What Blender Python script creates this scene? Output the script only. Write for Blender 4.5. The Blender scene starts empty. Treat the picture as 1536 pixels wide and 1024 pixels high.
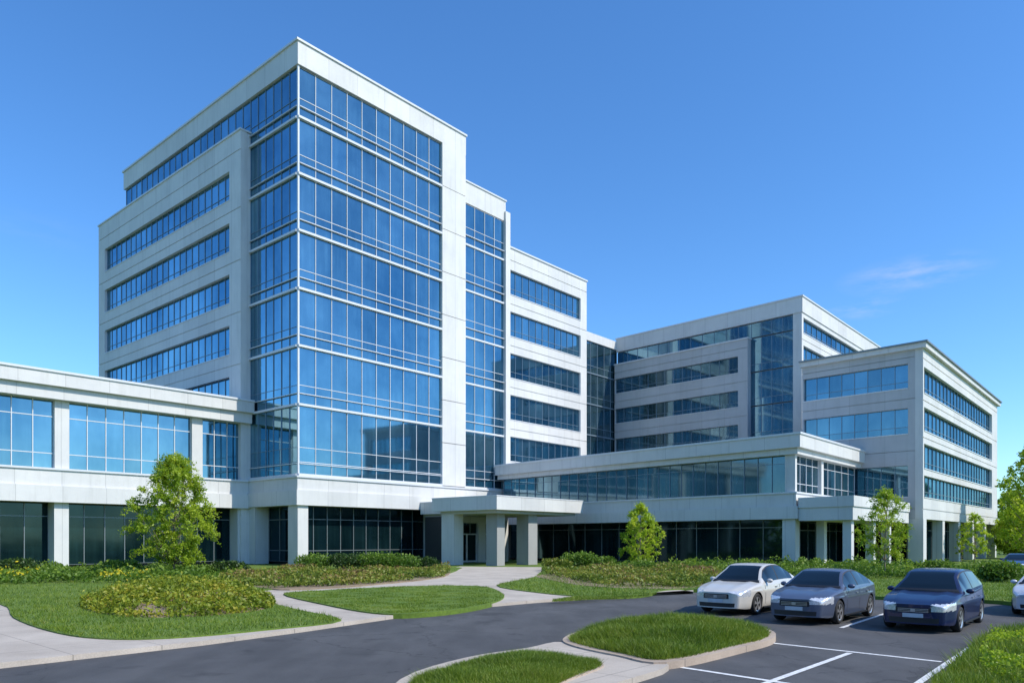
import bpy, bmesh, math, random
import numpy as np
from mathutils import Vector
random.seed(7); rng = np.random.default_rng(7)
C = bpy.context.scene.collection
FL, HZ, CX, H = 1107., 808., 768., 2.2
dR = (.6636, .7481)
def g(u, v, z=0.):
    Y = (H-z)*FL/(v-HZ); return ((u-CX)/FL*Y, Y)
# ------------------------------------------------------------------ materials
MATS = {}
def nm(name):
    m = bpy.data.materials.new(name); m.use_nodes = True
    nt = m.node_tree; nt.nodes.clear()
    out = nt.nodes.new('ShaderNodeOutputMaterial')
    MATS[name] = m
    return m, nt, out
def nd(nt, t, **k):
    n = nt.nodes.new(t)
    for a, b in k.items(): setattr(n, a, b)
    return n
def ramp(nt, stops):
    r = nt.nodes.new('ShaderNodeValToRGB')
    e = r.color_ramp.elements
    while len(e) < len(stops): e.new(.5)
    for i, (p, c) in enumerate(stops):
        e[i].position = p; e[i].color = (*c, 1) if len(c) == 3 else c
    return r
def noise(nt, vec, scale, detail=4, rough=.55):
    n = nd(nt, 'ShaderNodeTexNoise'); n.inputs['Scale'].default_value = scale
    n.inputs['Detail'].default_value = detail; n.inputs['Roughness'].default_value = rough
    if vec is not None: nt.links.new(vec, n.inputs['Vector'])
    return n
def mapping(nt, vec, sc):
    m = nd(nt, 'ShaderNodeMapping'); m.inputs['Scale'].default_value = sc
    nt.links.new(vec, m.inputs['Vector']); return m.outputs[0]
def mixc(nt, fac, a, b, mode='MIX'):
    m = nd(nt, 'ShaderNodeMix', data_type='RGBA', blend_type=mode)
    for sock, v in ((m.inputs[0], fac), (m.inputs[6], a), (m.inputs[7], b)):
        if hasattr(v, 'is_linked'): nt.links.new(v, sock)
        else: sock.default_value = v if not isinstance(v, tuple) else (*v, 1)
    return m.outputs[2]
def mth(nt, op, a, b=None):
    m = nd(nt, 'ShaderNodeMath', operation=op)
    for i, v in enumerate((a, b)):
        if v is None: continue
        if hasattr(v, 'is_linked'): nt.links.new(v, m.inputs[i])
        else: m.inputs[i].default_value = v
    return m.outputs[0]
def principled(nt, out, rough=.7, metal=0., col=None):
    b = nd(nt, 'ShaderNodeBsdfPrincipled'); b.inputs['Roughness'].default_value = rough
    b.inputs['Metallic'].default_value = metal
    if col is not None:
        if hasattr(col, 'is_linked'): nt.links.new(col, b.inputs['Base Color'])
        else: b.inputs['Base Color'].default_value = (*col, 1)
    nt.links.new(b.outputs[0], out.inputs[0]); return b
def bump(nt, b, h, strength=.3, dist=.02):
    k = nd(nt, 'ShaderNodeBump'); k.inputs['Strength'].default_value = strength; k.inputs['Distance'].default_value = dist
    nt.links.new(h, k.inputs['Height']); nt.links.new(k.outputs[0], b.inputs['Normal'])

def wall_mat(name, col, joint=3.0):
    m, nt, out = nm(name)
    uv = nd(nt, 'ShaderNodeUVMap', uv_map='UVMap').outputs[0]
    n1 = noise(nt, uv, .3, 6, .65); n2 = noise(nt, mapping(nt, uv, (2.2, .18, 1)), 1., 5, .65); n3 = noise(nt, uv, 14, 3)
    r1 = ramp(nt, [(.3, (.89, .895, .90)), (.7, (1.04, 1.035, 1.02))]); nt.links.new(n1.outputs[0], r1.inputs[0])
    r2 = ramp(nt, [(.3, (.90, .90, .89)), (.5, (1, 1, 1))]); nt.links.new(n2.outputs[0], r2.inputs[0])
    r3 = ramp(nt, [(.3, (.96, .96, .96)), (.7, (1.02, 1.02, 1.02))]); nt.links.new(n3.outputs[0], r3.inputs[0])
    c = mixc(nt, 1., col, r1.outputs[0], 'MULTIPLY'); c = mixc(nt, 1., c, r2.outputs[0], 'MULTIPLY'); c = mixc(nt, 1., c, r3.outputs[0], 'MULTIPLY')
    sx = nd(nt, 'ShaderNodeSeparateXYZ'); nt.links.new(uv, sx.inputs[0])
    q = mth(nt, 'DIVIDE', sx.outputs[0], joint)
    wn = nd(nt, 'ShaderNodeTexWhiteNoise', noise_dimensions='1D'); nt.links.new(mth(nt, 'FLOOR', q), wn.inputs['W'])
    rp = ramp(nt, [(0, (.94, .94, .94)), (1, (1.03, 1.03, 1.03))]); nt.links.new(wn.outputs['Value'], rp.inputs[0])
    c = mixc(nt, 1., c, rp.outputs[0], 'MULTIPLY')
    j = mth(nt, 'LESS_THAN', mth(nt, 'FRACT', q), .035/joint)
    c = mixc(nt, mth(nt, 'MULTIPLY', j, .45), c, (.16, .16, .16))
    b = principled(nt, out, .65, 0, c); bump(nt, b, n3.outputs[0], .15, .01)
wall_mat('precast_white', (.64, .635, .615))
wall_mat('precast_shade', (.46, .465, .47))  # darker copy of the white precast, shade of turned-away walls and soffit in its colour
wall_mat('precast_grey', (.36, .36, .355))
def simple(name, col, rough=.5, metal=0., var=.12, scale=6.):
    m, nt, out = nm(name)
    tc = nd(nt, 'ShaderNodeTexCoord').outputs['Object']
    n = noise(nt, tc, scale, 4)
    r = ramp(nt, [(.3, (1-var,)*3), (.7, (1+var*.5,)*3)]); nt.links.new(n.outputs[0], r.inputs[0])
    return principled(nt, out, rough, metal, mixc(nt, 1., col, r.outputs[0], 'MULTIPLY'))
simple('white_metal', (.62, .635, .65), .35, .0, .05)
simple('mullion_metal', (.20, .27, .33), .35, .2, .05)
simple('grey_metal', (.20, .23, .24), .4, .3, .08)
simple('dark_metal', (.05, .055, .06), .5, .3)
def glass_mat(name, tint, inner, curtain, refl, lo=.75):
    m, nt, out = nm(name)
    uv = nd(nt, 'ShaderNodeUVMap', uv_map='UVMap').outputs[0]
    at = nd(nt, 'ShaderNodeAttribute', attribute_name='rnd').outputs['Fac']
    n1 = noise(nt, mapping(nt, uv, (3., .12, 1)), 1., 4, .65)
    r1 = ramp(nt, [(.45, (0, 0, 0)), (.7, (1, 1, 1))]); nt.links.new(n1.outputs[0], r1.inputs[0])
    n2 = noise(nt, mapping(nt, uv, (.16, .3, 1)), 1., 3)
    r2 = ramp(nt, [(.38, (0, 0, 0)), (.6, (1, 1, 1))]); nt.links.new(n2.outputs[0], r2.inputs[0])
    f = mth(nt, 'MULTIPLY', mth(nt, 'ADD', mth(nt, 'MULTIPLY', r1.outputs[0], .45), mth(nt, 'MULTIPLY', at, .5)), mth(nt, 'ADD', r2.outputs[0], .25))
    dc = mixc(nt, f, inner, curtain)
    d = nd(nt, 'ShaderNodeBsdfDiffuse'); nt.links.new(dc, d.inputs[0])
    rr = ramp(nt, [(0, (lo,)*3), (1, (1.08,)*3)]); nt.links.new(at, rr.inputs[0])
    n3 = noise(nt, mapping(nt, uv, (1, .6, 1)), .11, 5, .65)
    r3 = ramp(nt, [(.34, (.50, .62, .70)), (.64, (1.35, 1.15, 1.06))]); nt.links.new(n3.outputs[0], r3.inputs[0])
    gc = mixc(nt, 1., mixc(nt, 1., tint, rr.outputs[0], 'MULTIPLY'), r3.outputs[0], 'MULTIPLY')  # uneven reflections painted into the tint, per pane and by noise
    gl = nd(nt, 'ShaderNodeBsdfGlossy'); gl.inputs['Roughness'].default_value = .05; nt.links.new(gc, gl.inputs[0])
    k = nd(nt, 'ShaderNodeBump'); k.inputs['Strength'].default_value = .05; k.inputs['Distance'].default_value = .04
    n4 = noise(nt, uv, .6, 1); nt.links.new(n4.outputs[0], k.inputs['Height']); nt.links.new(k.outputs[0], gl.inputs['Normal'])
    lw = nd(nt, 'ShaderNodeLayerWeight'); lw.inputs[0].default_value = .3
    fac = mth(nt, 'MINIMUM', mth(nt, 'ADD', mth(nt, 'MULTIPLY', lw.outputs['Fresnel'], .4), refl), .95)
    mx = nd(nt, 'ShaderNodeMixShader'); nt.links.new(fac, mx.inputs[0]); nt.links.new(d.outputs[0], mx.inputs[1]); nt.links.new(gl.outputs[0], mx.inputs[2])
    nt.links.new(mx.outputs[0], out.inputs[0])
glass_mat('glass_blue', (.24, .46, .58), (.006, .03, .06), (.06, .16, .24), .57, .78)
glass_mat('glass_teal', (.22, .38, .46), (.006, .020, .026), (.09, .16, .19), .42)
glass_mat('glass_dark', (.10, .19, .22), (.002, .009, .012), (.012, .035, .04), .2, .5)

def leaf_mat(name, stops, trans=.35):
    m, nt, out = nm(name)
    at = nd(nt, 'ShaderNodeAttribute', attribute_name='rnd').outputs['Fac']
    r = ramp(nt, stops); nt.links.new(at, r.inputs[0])
    d = nd(nt, 'ShaderNodeBsdfDiffuse'); nt.links.new(r.outputs[0], d.inputs[0])
    t = nd(nt, 'ShaderNodeBsdfTranslucent'); nt.links.new(r.outputs[0], t.inputs[0])
    gl = nd(nt, 'ShaderNodeBsdfGlossy'); gl.inputs['Roughness'].default_value = .5; gl.inputs[0].default_value = (.6, .6, .6, 1)
    mx = nd(nt, 'ShaderNodeMixShader'); mx.inputs[0].default_value = trans
    nt.links.new(d.outputs[0], mx.inputs[1]); nt.links.new(t.outputs[0], mx.inputs[2])
    m2 = nd(nt, 'ShaderNodeMixShader'); m2.inputs[0].default_value = .04
    nt.links.new(mx.outputs[0], m2.inputs[1]); nt.links.new(gl.outputs[0], m2.inputs[2]); nt.links.new(m2.outputs[0], out.inputs[0])
leaf_mat('leaf_bright', [(0, (.17, .28, .015)), (.5, (.33, .46, .02)), (1, (.54, .62, .05))], .5)
leaf_mat('leaf_far', [(0, (.26, .40, .02)), (.5, (.45, .58, .03)), (1, (.66, .72, .07))], .55)
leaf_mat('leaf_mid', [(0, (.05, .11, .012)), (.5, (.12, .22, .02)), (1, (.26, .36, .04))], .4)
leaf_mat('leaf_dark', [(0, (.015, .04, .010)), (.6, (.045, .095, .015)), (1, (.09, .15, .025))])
leaf_mat('leaf_yellow', [(0, (.10, .15, .012)), (.4, (.22, .29, .02)), (.75, (.38, .38, .03)), (1, (.48, .36, .06))], .4)
leaf_mat('leaf_olive', [(0, (.06, .11, .012)), (.4, (.16, .23, .025)), (.7, (.29, .30, .04)), (.85, (.30, .22, .07)), (1, (.22, .13, .06))], .4)
leaf_mat('grass_blade', [(0, (.07, .14, .012)), (.5, (.17, .26, .02)), (.9, (.28, .34, .035)), (1, (.34, .33, .08))], .4)
leaf_mat('petal_yellow', [(0, (.35, .32, .01)), (1, (.7, .55, .03))], .2)
simple('bark', (.24, .19, .14), .9, 0, .35, 20)
def ground_mat(name, a, b_, c_, sc=1.):
    m, nt, out = nm(name)
    tc = nd(nt, 'ShaderNodeTexCoord').outputs['Object']
    n1 = noise(nt, tc, .45*sc, 6, .6); n2 = noise(nt, tc, 9*sc, 4); n3 = noise(nt, tc, 60*sc, 3)
    r = ramp(nt, [(.3, a), (.55, b_), (.75, c_)]); nt.links.new(n1.outputs[0], r.inputs[0])
    r2 = ramp(nt, [(.25, (.65, .65, .65)), (.75, (1.2, 1.2, 1.15))]); nt.links.new(n2.outputs[0], r2.inputs[0])
    r3 = ramp(nt, [(.25, (.7, .7, .7)), (.75, (1.2, 1.2, 1.2))]); nt.links.new(n3.outputs[0], r3.inputs[0])
    c = mixc(nt, 1., mixc(nt, 1., r.outputs[0], r2.outputs[0], 'MULTIPLY'), r3.outputs[0], 'MULTIPLY')
    b = principled(nt, out, .95, 0, c); bump(nt, b, n3.outputs[0], .5, .03)
ground_mat('turf', (.09, .16, .016), (.13, .21, .022), (.18, .23, .035))
ground_mat('mulch', (.20, .14, .085), (.32, .24, .16), (.22, .18, .08))
def asphalt():
    m, nt, out = nm('asphalt')
    tc = nd(nt, 'ShaderNodeTexCoord').outputs['Object']
    n1 = noise(nt, tc, .35, 6, .62); n2 = noise(nt, tc, 70, 4, .7); n4 = noise(nt, mapping(nt, tc, (1.2, .35, 1)), 1.1, 4)
    r1 = ramp(nt, [(.3, (.060, .060, .062)), (.7, (.092, .091, .091))]); nt.links.new(n1.outputs[0], r1.inputs[0])
    r2 = ramp(nt, [(.3, (.6, .6, .6)), (.7, (1.35, 1.35, 1.35))]); nt.links.new(n2.outputs[0], r2.inputs[0])
    r4 = ramp(nt, [(.35, (.80, .80, .80)), (.6, (1.06, 1.06, 1.06))]); nt.links.new(n4.outputs[0], r4.inputs[0])
    c = mixc(nt, 1., mixc(nt, 1., r1.outputs[0], r2.outputs[0], 'MULTIPLY'), r4.outputs[0], 'MULTIPLY')
    n5 = noise(nt, tc, .9, 3, .5); r5 = ramp(nt, [(.30, (.68, .68, .68)), (.40, (1, 1, 1))]); nt.links.new(n5.outputs[0], r5.inputs[0])
    c = mixc(nt, 1., c, r5.outputs[0], 'MULTIPLY')
    v = nd(nt, 'ShaderNodeTexVoronoi', feature='DISTANCE_TO_EDGE'); v.inputs['Scale'].default_value = .22
    nn = noise(nt, tc, 1.5, 5); mv = nd(nt, 'ShaderNodeVectorMath', operation='MULTIPLY_ADD')
    nt.links.new(nn.outputs['Color'], mv.inputs[0]); mv.inputs[1].default_value = (1.2, 1.2, 0); nt.links.new(tc, mv.inputs[2]); nt.links.new(mv.outputs[0], v.inputs['Vector'])
    ck = mth(nt, 'MULTIPLY', mth(nt, 'LESS_THAN', v.outputs['Distance'], .0035), .45)
    c = mixc(nt, ck, c, (.02, .02, .02))
    b = principled(nt, out, .85, 0, c); bump(nt, b, n2.outputs[0], .5, .01)
asphalt()
def paving(name, col, grid=1.6):
    m, nt, out = nm(name)
    tc = nd(nt, 'ShaderNodeTexCoord').outputs['Object']
    n1 = noise(nt, tc, .6, 6, .65); n2 = noise(nt, tc, 40, 4, .6)
    r1 = ramp(nt, [(.3, (.78, .76, .74)), (.7, (1.08, 1.07, 1.05))]); nt.links.new(n1.outputs[0], r1.inputs[0])
    r2 = ramp(nt, [(.3, (.85, .85, .85)), (.7, (1.1, 1.1, 1.1))]); nt.links.new(n2.outputs[0], r2.inputs[0])
    c = mixc(nt, 1., mixc(nt, 1., col, r1.outputs[0], 'MULTIPLY'), r2.outputs[0], 'MULTIPLY')
    mp = nd(nt, 'ShaderNodeMapping'); mp.inputs['Rotation'].default_value = (0, 0, -.85); nt.links.new(tc, mp.inputs[0])
    sx = nd(nt, 'ShaderNodeSeparateXYZ'); nt.links.new(mp.outputs[0], sx.inputs[0])
    j = mth(nt, 'MAXIMUM', mth(nt, 'LESS_THAN', mth(nt, 'FRACT', mth(nt, 'DIVIDE', sx.outputs[0], grid)), .015), mth(nt, 'LESS_THAN', mth(nt, 'FRACT', mth(nt, 'DIVIDE', sx.outputs[1], grid)), .015))
    c = mixc(nt, mth(nt, 'MULTIPLY', j, .5), c, (.1, .09, .08))
    b = principled(nt, out, .85, 0, c); bump(nt, b, n2.outputs[0], .3, .01)
paving('concrete_path', (.50, .44, .37)); paving('kerb_stone', (.46, .37, .29), 2.3)
simple('road_paint', (.72, .72, .70), .7, 0, .3, 12)
def paint(name, col, metal=.3, coat=.7):
    b = simple(name, col, .4, metal, .0, 2); b.inputs['Coat Weight'].default_value = coat; b.inputs['Coat Roughness'].default_value = .02; b.inputs['Specular IOR Level'].default_value = .3
paint('paint_champagne', (.58, .56, .51), .1); paint('paint_slate', (.085, .105, .155), .3); paint('paint_navy', (.006, .013, .055), .0, .6)
paint('paint_blue', (.02, .05, .13), .2); paint('paint_silver', (.6, .6, .62), .2)
simple('rubber', (.022, .022, .022), .85); simple('black_trim', (.012, .012, .013), .5)
simple('alloy', (.5, .5, .51), .3, .7, .05)
b = simple('car_glass', (.004, .007, .008), .02, 0, 0); b.inputs['Specular IOR Level'].default_value = .55
b = simple('lamp_glass', (.72, .74, .76), .08, .3, .35, 30); b.inputs['Coat Weight'].default_value = 1
b = simple('tail_red', (.35, .01, .01), .15)
simple('plate', (.5, .52, .55), .5)
# ------------------------------------------------------------------ objects
ORI = {}
def tag(o, label, cat, group=None, kind=None):
    if label: o['label'] = label
    if cat: o['category'] = cat
    if group: o['group'] = group
    if kind: o['kind'] = kind
    return o
def thing(name, label, cat, loc=(0, 0, 0), rz=0, group=None):
    o = bpy.data.objects.new(name, None); C.objects.link(o); o.location = loc; o.rotation_euler = (0, 0, rz); o.empty_display_size = .5
    ORI[o.name] = loc if rz == 0 else (0, 0, 0)
    return tag(o, label, cat, group)
class Face:
    def __init__(s, O, d, sgn=1):
        s.O = O; s.d = d; s.n = (d[1]*sgn, -d[0]*sgn)
    def pt(f, s, o, z): return (f.O[0]+f.d[0]*s+f.n[0]*o, f.O[1]+f.d[1]*s+f.n[1]*o, z)
    def s(f, u, o=0):
        x = f.O[0]+f.n[0]*o; y = f.O[1]+f.n[1]*o; t = (u-CX)/FL
        return (t*y-x)/(f.d[0]-t*f.d[1])
class Frame:
    def __init__(s, O, dA, dB): s.O = O; s.dA = dA; s.dB = dB
    def P(f, a, b): return (f.O[0]+f.dA[0]*a+f.dB[0]*b, f.O[1]+f.dA[1]*a+f.dB[1]*b)
class MB:
    def __init__(s): s.v = []; s.f = []; s.uv = []; s.r = []
    def quad(s, pts, uvs=None, r=None):
        i = len(s.v); s.v += list(pts); s.f.append(tuple(range(i, i+len(pts))))
        s.uv += list(uvs) if uvs else [(p[0], p[1]) for p in pts]; s.r.append(random.random() if r is None else r)
    def box(m, f, s0, s1, o0, o1, z0, z1):
        r = random.random()
        def q(*c): 
            uv = []
            for (s, o, z) in c: uv.append((s+o, z) if (c[0][2] != c[2][2]) else (s, o))
            m.quad([f.pt(*x) for x in c], uv, r)
        q((s0, o1, z0), (s1, o1, z0), (s1, o1, z1), (s0, o1, z1)); q((s0, o0, z0), (s0, o0, z1), (s1, o0, z1), (s1, o0, z0))
        q((s0, o0, z0), (s0, o1, z0), (s0, o1, z1), (s0, o0, z1)); q((s1, o0, z0), (s1, o0, z1), (s1, o1, z1), (s1, o1, z0))
        q((s0, o0, z1), (s0, o1, z1), (s1, o1, z1), (s1, o0, z1)); q((s0, o0, z0), (s1, o0, z0), (s1, o1, z0), (s0, o1, z0))
    def prism(m, P, z0, z1):
        n = len(P); L = 0; r = random.random()
        for i in range(n):
            a = P[i]; b = P[(i+1) % n]; d = math.dist(a, b)
            m.quad([(*a, z0), (*b, z0), (*b, z1), (*a, z1)], [(L, z0), (L+d, z0), (L+d, z1), (L, z1)], r); L += d
        m.quad([(*p, z1) for p in P], None, r); m.quad([(*p, z0) for p in reversed(P)], None, r)
    def build(m, name, mat, parent=None, recalc=True, bevel=0, smooth=False):
        me = bpy.data.meshes.new(name)
        ox, oy, oz = ORI.get(parent.name, (0, 0, 0)) if parent else (0, 0, 0)
        me.from_pydata([(x-ox, y-oy, z-oz) for x, y, z in m.v], [], m.f)
        uvl = me.uv_layers.new(name='UVMap'); uvl.data.foreach_set('uv', np.array(m.uv, dtype=np.float32).ravel())
        at = me.attributes.new('rnd', 'FLOAT', 'FACE'); at.data.foreach_set('value', np.array(m.r, dtype=np.float32))
        if recalc:
            bm = bmesh.new(); bm.from_mesh(me); bmesh.ops.remove_doubles(bm, verts=bm.verts, dist=.0001)
            bmesh.ops.recalc_face_normals(bm, faces=bm.faces); bm.to_mesh(me); bm.free()
        if smooth: me.polygons.foreach_set('use_smooth', [True]*len(me.polygons))
        me.materials.append(MATS[mat]); o = bpy.data.objects.new(name, me); C.objects.link(o)
        if parent: o.parent = parent; ORI[o.name] = (ox, oy, oz)
        return o
def prism(parent, name, fr, a0, a1, b0, b1, z0, z1, mat='precast_white'):
    m = MB(); m.prism([fr.P(a0, b0), fr.P(a1, b0), fr.P(a1, b1), fr.P(a0, b1)], z0, z1); return m.build(name, mat, parent)
def window(parent, fc, s0, s1, z0, z1, cols, trans=(), o=-.35, glass='glass_blue', bar=.038, fm='mullion_metal', proud=()):
    m = MB(); xs = np.linspace(s0, s1, cols+1); zs = [z0]+list(trans)+[z1]
    for i in range(cols):
        cr = random.random()
        for j in range(len(zs)-1):
            e = [random.uniform(-.005, .005) for _ in range(2)]
            a, b, c, d = xs[i], xs[i+1], zs[j], zs[j+1]
            m.quad([fc.pt(a, o+e[0], c), fc.pt(b, o+e[1], c), fc.pt(b, o+e[1], d), fc.pt(a, o+e[0], d)], [(a, c), (b, c), (b, d), (a, d)], .6*cr+.4*random.random())
    w = m.build('window', glass, parent, recalc=False)
    k = MB()
    for i, x in enumerate(xs):
        a = max(s0, x-bar/2); b = min(s1, x+bar/2); k.box(fc, a, b, o-.03, o+.06, z0+.002, z1-.002)
    for j, z in enumerate(zs):
        a = max(z0, z-bar/2); b = min(z1, z+bar/2); k.box(fc, s0+.002, s1-.002, o-.028, o+.045, a, b)
    k.build('window_frame', fm, w)
    if proud:
        k = MB()
        for z in proud: k.box(fc, s0, s1, o+.08, o+.18, z-.03, z+.03)
        k.build('window_rail', 'white_metal', w)
    return w
def ribbon(parent, fc, s0, s1, w0, w1, ztop, zbot, rows, cols, o=0., th=.6, mat='precast_white', trans=.28, glass='glass_blue', groove=True):
    m = MB(); cur = ztop
    def sp(zt, zb):
        if zt-zb < .02: return
        if zt-zb > 1.0 and groove:
            mid = zb+(zt-zb)*.45
            m.box(fc, s0, s1, o-th, o, zb, mid-.04); m.box(fc, s0, s1, o-th, o-.07, mid-.04, mid+.04); m.box(fc, s0, s1, o-th, o, mid+.04, zt)
        else: m.box(fc, s0, s1, o-th, o, zb, zt)
    for zb, zt in rows:
        sp(cur, zt)
        if w0 > s0: m.box(fc, s0, w0, o-th, o, zb, zt)
        if s1 > w1: m.box(fc, w1, s1, o-th, o, zb, zt)
        cur = zb
        window(parent, fc, w0, w1, zb, zt, cols, [zb+(zt-zb)*trans] if trans else [], o-.32, glass)
        k = MB(); k.box(fc, w0, w1, o-.3, o+.05, zb-.05, zb+.02); k.build('window_sill', 'white_metal', parent)
    sp(cur, zbot)
    m.build('wall', mat, parent)

# ================================================================= TOWER
dL = (-.7621, .6475)
T = Frame((-17.66, 60.9), dR, dL)
TR = Face(T.O, dR); TL = Face(T.O, dL, -1)
tower = thing('office_tower', 'tallest glass-cornered office tower with white parapet and eight glazed storeys', 'office tower', (*T.P(9, 9), 0))
ZL = [41.3, 37.02, 32.35, 27.67, 22.88, 18.15, 13.3, 7.5]
prism(tower, 'core', T, .6, 19.2, .6, 33.5, 5.0, 41.3, 'precast_grey')
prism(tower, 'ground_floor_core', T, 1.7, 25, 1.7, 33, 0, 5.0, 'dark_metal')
prism(tower, 'parapet', T, -.12, 19.36, -.15, 33.86, 41.3, 43.2)
prism(tower, 'coping', T, -.25, 19.45, -.27, 34.0, 43.2, 43.38, 'white_metal')
m = MB()
for k_ in range(8):
    z0_ = 7.5+k_*4.225; m.box(TR, 16.1, 19.33, -.6, .15, z0_+(.03 if k_ else 0), z0_+4.195 if k_ < 7 else 41.3)
m.build('corner_pier', 'precast_white', tower)
for i in range(7):
    zt, zb = ZL[i], ZL[i+1]
    tr = [zb+.95, zb+1.65] if i < 6 else [zb+1.1, zb+2.3]
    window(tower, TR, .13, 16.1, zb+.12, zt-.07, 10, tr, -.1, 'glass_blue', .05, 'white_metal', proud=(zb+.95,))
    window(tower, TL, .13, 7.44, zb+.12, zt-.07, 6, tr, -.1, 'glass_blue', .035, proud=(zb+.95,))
    m = MB(); m.box(TR, .0, 16.1, -.5, .14, zb-.07, zb+.12); m.box(TL, .141, 7.44, -.4, .12, zb-.07, zb+.115); m.build('floor_band', 'white_metal', tower)
window(tower, TL, 7.44, 33.6, 38.2, 41.2, 20, [39.1], -.1, 'glass_blue', .04)
m = MB(); m.box(TR, -.02, .13, -.13, .02, 7.5, 41.3); m.build('corner_mullion', 'white_metal', tower)
prism(tower, 'base_band', T, -.35, 26.2, -.35, 7.6, 5.0, 6.25)
prism(tower, 'base_band', T, -.18, 26.1, -.18, 7.6, 6.25, 7.28)
prism(tower, 'base_ledge', T, -.3, 26.15, -.3, 7.6, 7.28, 7.42, 'white_metal')
for (a0, a1, b0, b1) in ((-.1, .9, -.1, 1.3), (-.1, 1.2, 6.4, 7.9)):
    prism(tower, 'column', T, a0, a1, b0, b1, 0, 5.0)
s647 = TR.s(648)
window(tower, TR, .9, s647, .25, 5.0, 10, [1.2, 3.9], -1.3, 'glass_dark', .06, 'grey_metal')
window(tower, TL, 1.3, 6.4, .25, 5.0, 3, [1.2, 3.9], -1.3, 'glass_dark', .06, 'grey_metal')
m = MB(); m.box(TR, s647, s647+1.0, -1.6, -.2, 0, 5.0); m.build('column', 'precast_white', tower)
m = MB(); m.box(TR, s647+1.0, 25.5, -1.6, -1.2, 0, 5.0); m.build('wall', 'precast_white', tower)

blk = thing('office_block', 'white block with long ribbon windows against the left side of the tall glass tower', 'office building', (*T.P(4, 20), 0))
BL = Face(T.P(-.9, 0), dL, -1)
b1 = BL.s(148); w1 = BL.s(157); w0 = BL.s(344)
prism(blk, 'core', T, -.3, 8, 7.46, b1-.05, 0, 38.2, 'precast_white')
rows = [(zt-2.6, zt) for zt in (35.2, 30.55, 25.94, 21.35, 16.75, 12.1)]
ribbon(blk, BL, 7.42, b1, w0, w1, 38.25, 0, rows, 22, 0, .6)
prism(blk, 'coping', T, -1.0, 8, 7.36, b1+.1, 38.25, 38.4, 'white_metal')

slot = thing('glazed_stair_block', 'narrow glazed bay with white cap stepping down beside the tall tower pier', 'office building', (*T.P(22, 6), 0))
prism(slot, 'core', T, 19.2, 25.5, .6, 20, 5, 36.6, 'precast_grey')
prism(slot, 'parapet', T, 19.37, 25.6, .02, 20, 36.6, 38.75)
prism(slot, 'coping', T, 19.38, 25.7, -.08, 20.1, 38.75, 38.9, 'white_metal')
zl = [36.6, 32.35, 27.67, 22.88, 18.15, 13.3, 7.5]
for i in range(6):
    zt, zb = zl[i], zl[i+1]
    window(slot, TR, 19.36, 25.35, zb+.1, zt-.07, 4, [zb+.95, zb+1.8], -.12, 'glass_blue', .045, 'white_metal', proud=(zb+.95,))
    m = MB(); m.box(TR, 19.36, 25.35, -.5, .02, zb-.07, zb+.1); m.build('floor_band', 'white_metal', slot)
m = MB(); m.box(TR, 25.37, 26.1, -6, .22, 5, 37.6); m.build('pier', 'precast_white', slot)

wg = thing('office_block', 'white five-row ribbon-window wing stepping down to the right of the glazed bay', 'office building', (*T.P(33, 8), 0))
prism(wg, 'core', T, 26.0, 40.45, .5, 18, 0, 33.9)
ws1 = TR.s(871); we = TR.s(880)
ribbon(wg, TR, 26.11, we, 26.3, ws1, 33.95, 0, [(zt-2.7, zt) for zt in (31.6, 27.05, 22.5, 17.95, 13.4)], 11)
prism(wg, 'coping', T, 26.12, we+.1, -.12, 18.1, 33.95, 34.12, 'white_metal')

# ================================================================= LEFT LOW WING
lw = thing('low_wing', 'two-storey white wing with large windows and flat overhanging roof at far left', 'office building', (*T.P(-15, 10), 0))
WO = T.P(0, 7.5); WF = Face(WO, dR); WFr = Frame(WO, dR, dL)
prism(lw, 'core', WFr, -36, -.3, .6, 20, 4.9, 12.4, 'precast_grey')
prism(lw, 'ground_floor_core', WFr, -36, -.3, 1.9, 20, 0, 4.9, 'dark_metal')
prism(lw, 'roof_fascia', WFr, -36, -.06, -.9, 21, 13.3, 14.25)
prism(lw, 'roof_fascia', WFr, -36, -.08, -.55, 20.7, 12.4, 13.3)
prism(lw, 'roof', WFr, -36, -.08, -1.0, 21.1, 14.25, 14.42, 'white_metal')
prism(lw, 'roof_edge', WFr, -36, -.95, 1.5, 18, 14.42, 14.85, 'grey_metal')
prism(lw, 'base_band', WFr, -36, -.06, -.35, 3, 4.9, 6.1)
prism(lw, 'base_band', WFr, -36, -.08, -.15, 3, 6.1, 7.25)
prism(lw, 'window_ledge', WFr, -36, -.1, -.27, 3, 7.25, 7.4, 'white_metal')
pc = [(WF.s(82), WF.s(104)), (WF.s(288), WF.s(304)), (WF.s(362), -.1)]
sp = pc[1][0]-pc[0][0]
pc = [(pc[0][0]-2*sp, pc[0][1]-2*sp), (pc[0][0]-sp, pc[0][1]-sp)]+pc
for a, b in pc:
    m = MB(); m.box(WF, a, b, -.6, 0, 7.4, 12.4); m.build('pier', 'precast_white', lw)
for (a, b) in (pc[0], pc[1], pc[2], (pc[4][0]-.3, -.1)):
    m = MB(); m.box(WF, a, b, -1.9, -.1, 0, 4.9); m.build('column', 'precast_white', lw)
for i in range(4):
    a, b = pc[i][1], pc[i+1][0]; n = max(2, round((b-a)/1.3))
    window(lw, WF, a, b, 7.4, 12.4, n, [8.5, 11.2], -.35, 'glass_blue', .06, 'white_metal')
for a, b in ((pc[0][1], pc[1][0]), (pc[1][1], pc[2][0]), (pc[2][1], pc[4][0]-.3)):
    window(lw, WF, a, b, .25, 4.9, round((b-a)/1.5), [3.9], -1.5, 'glass_dark', .06, 'grey_metal')

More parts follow.
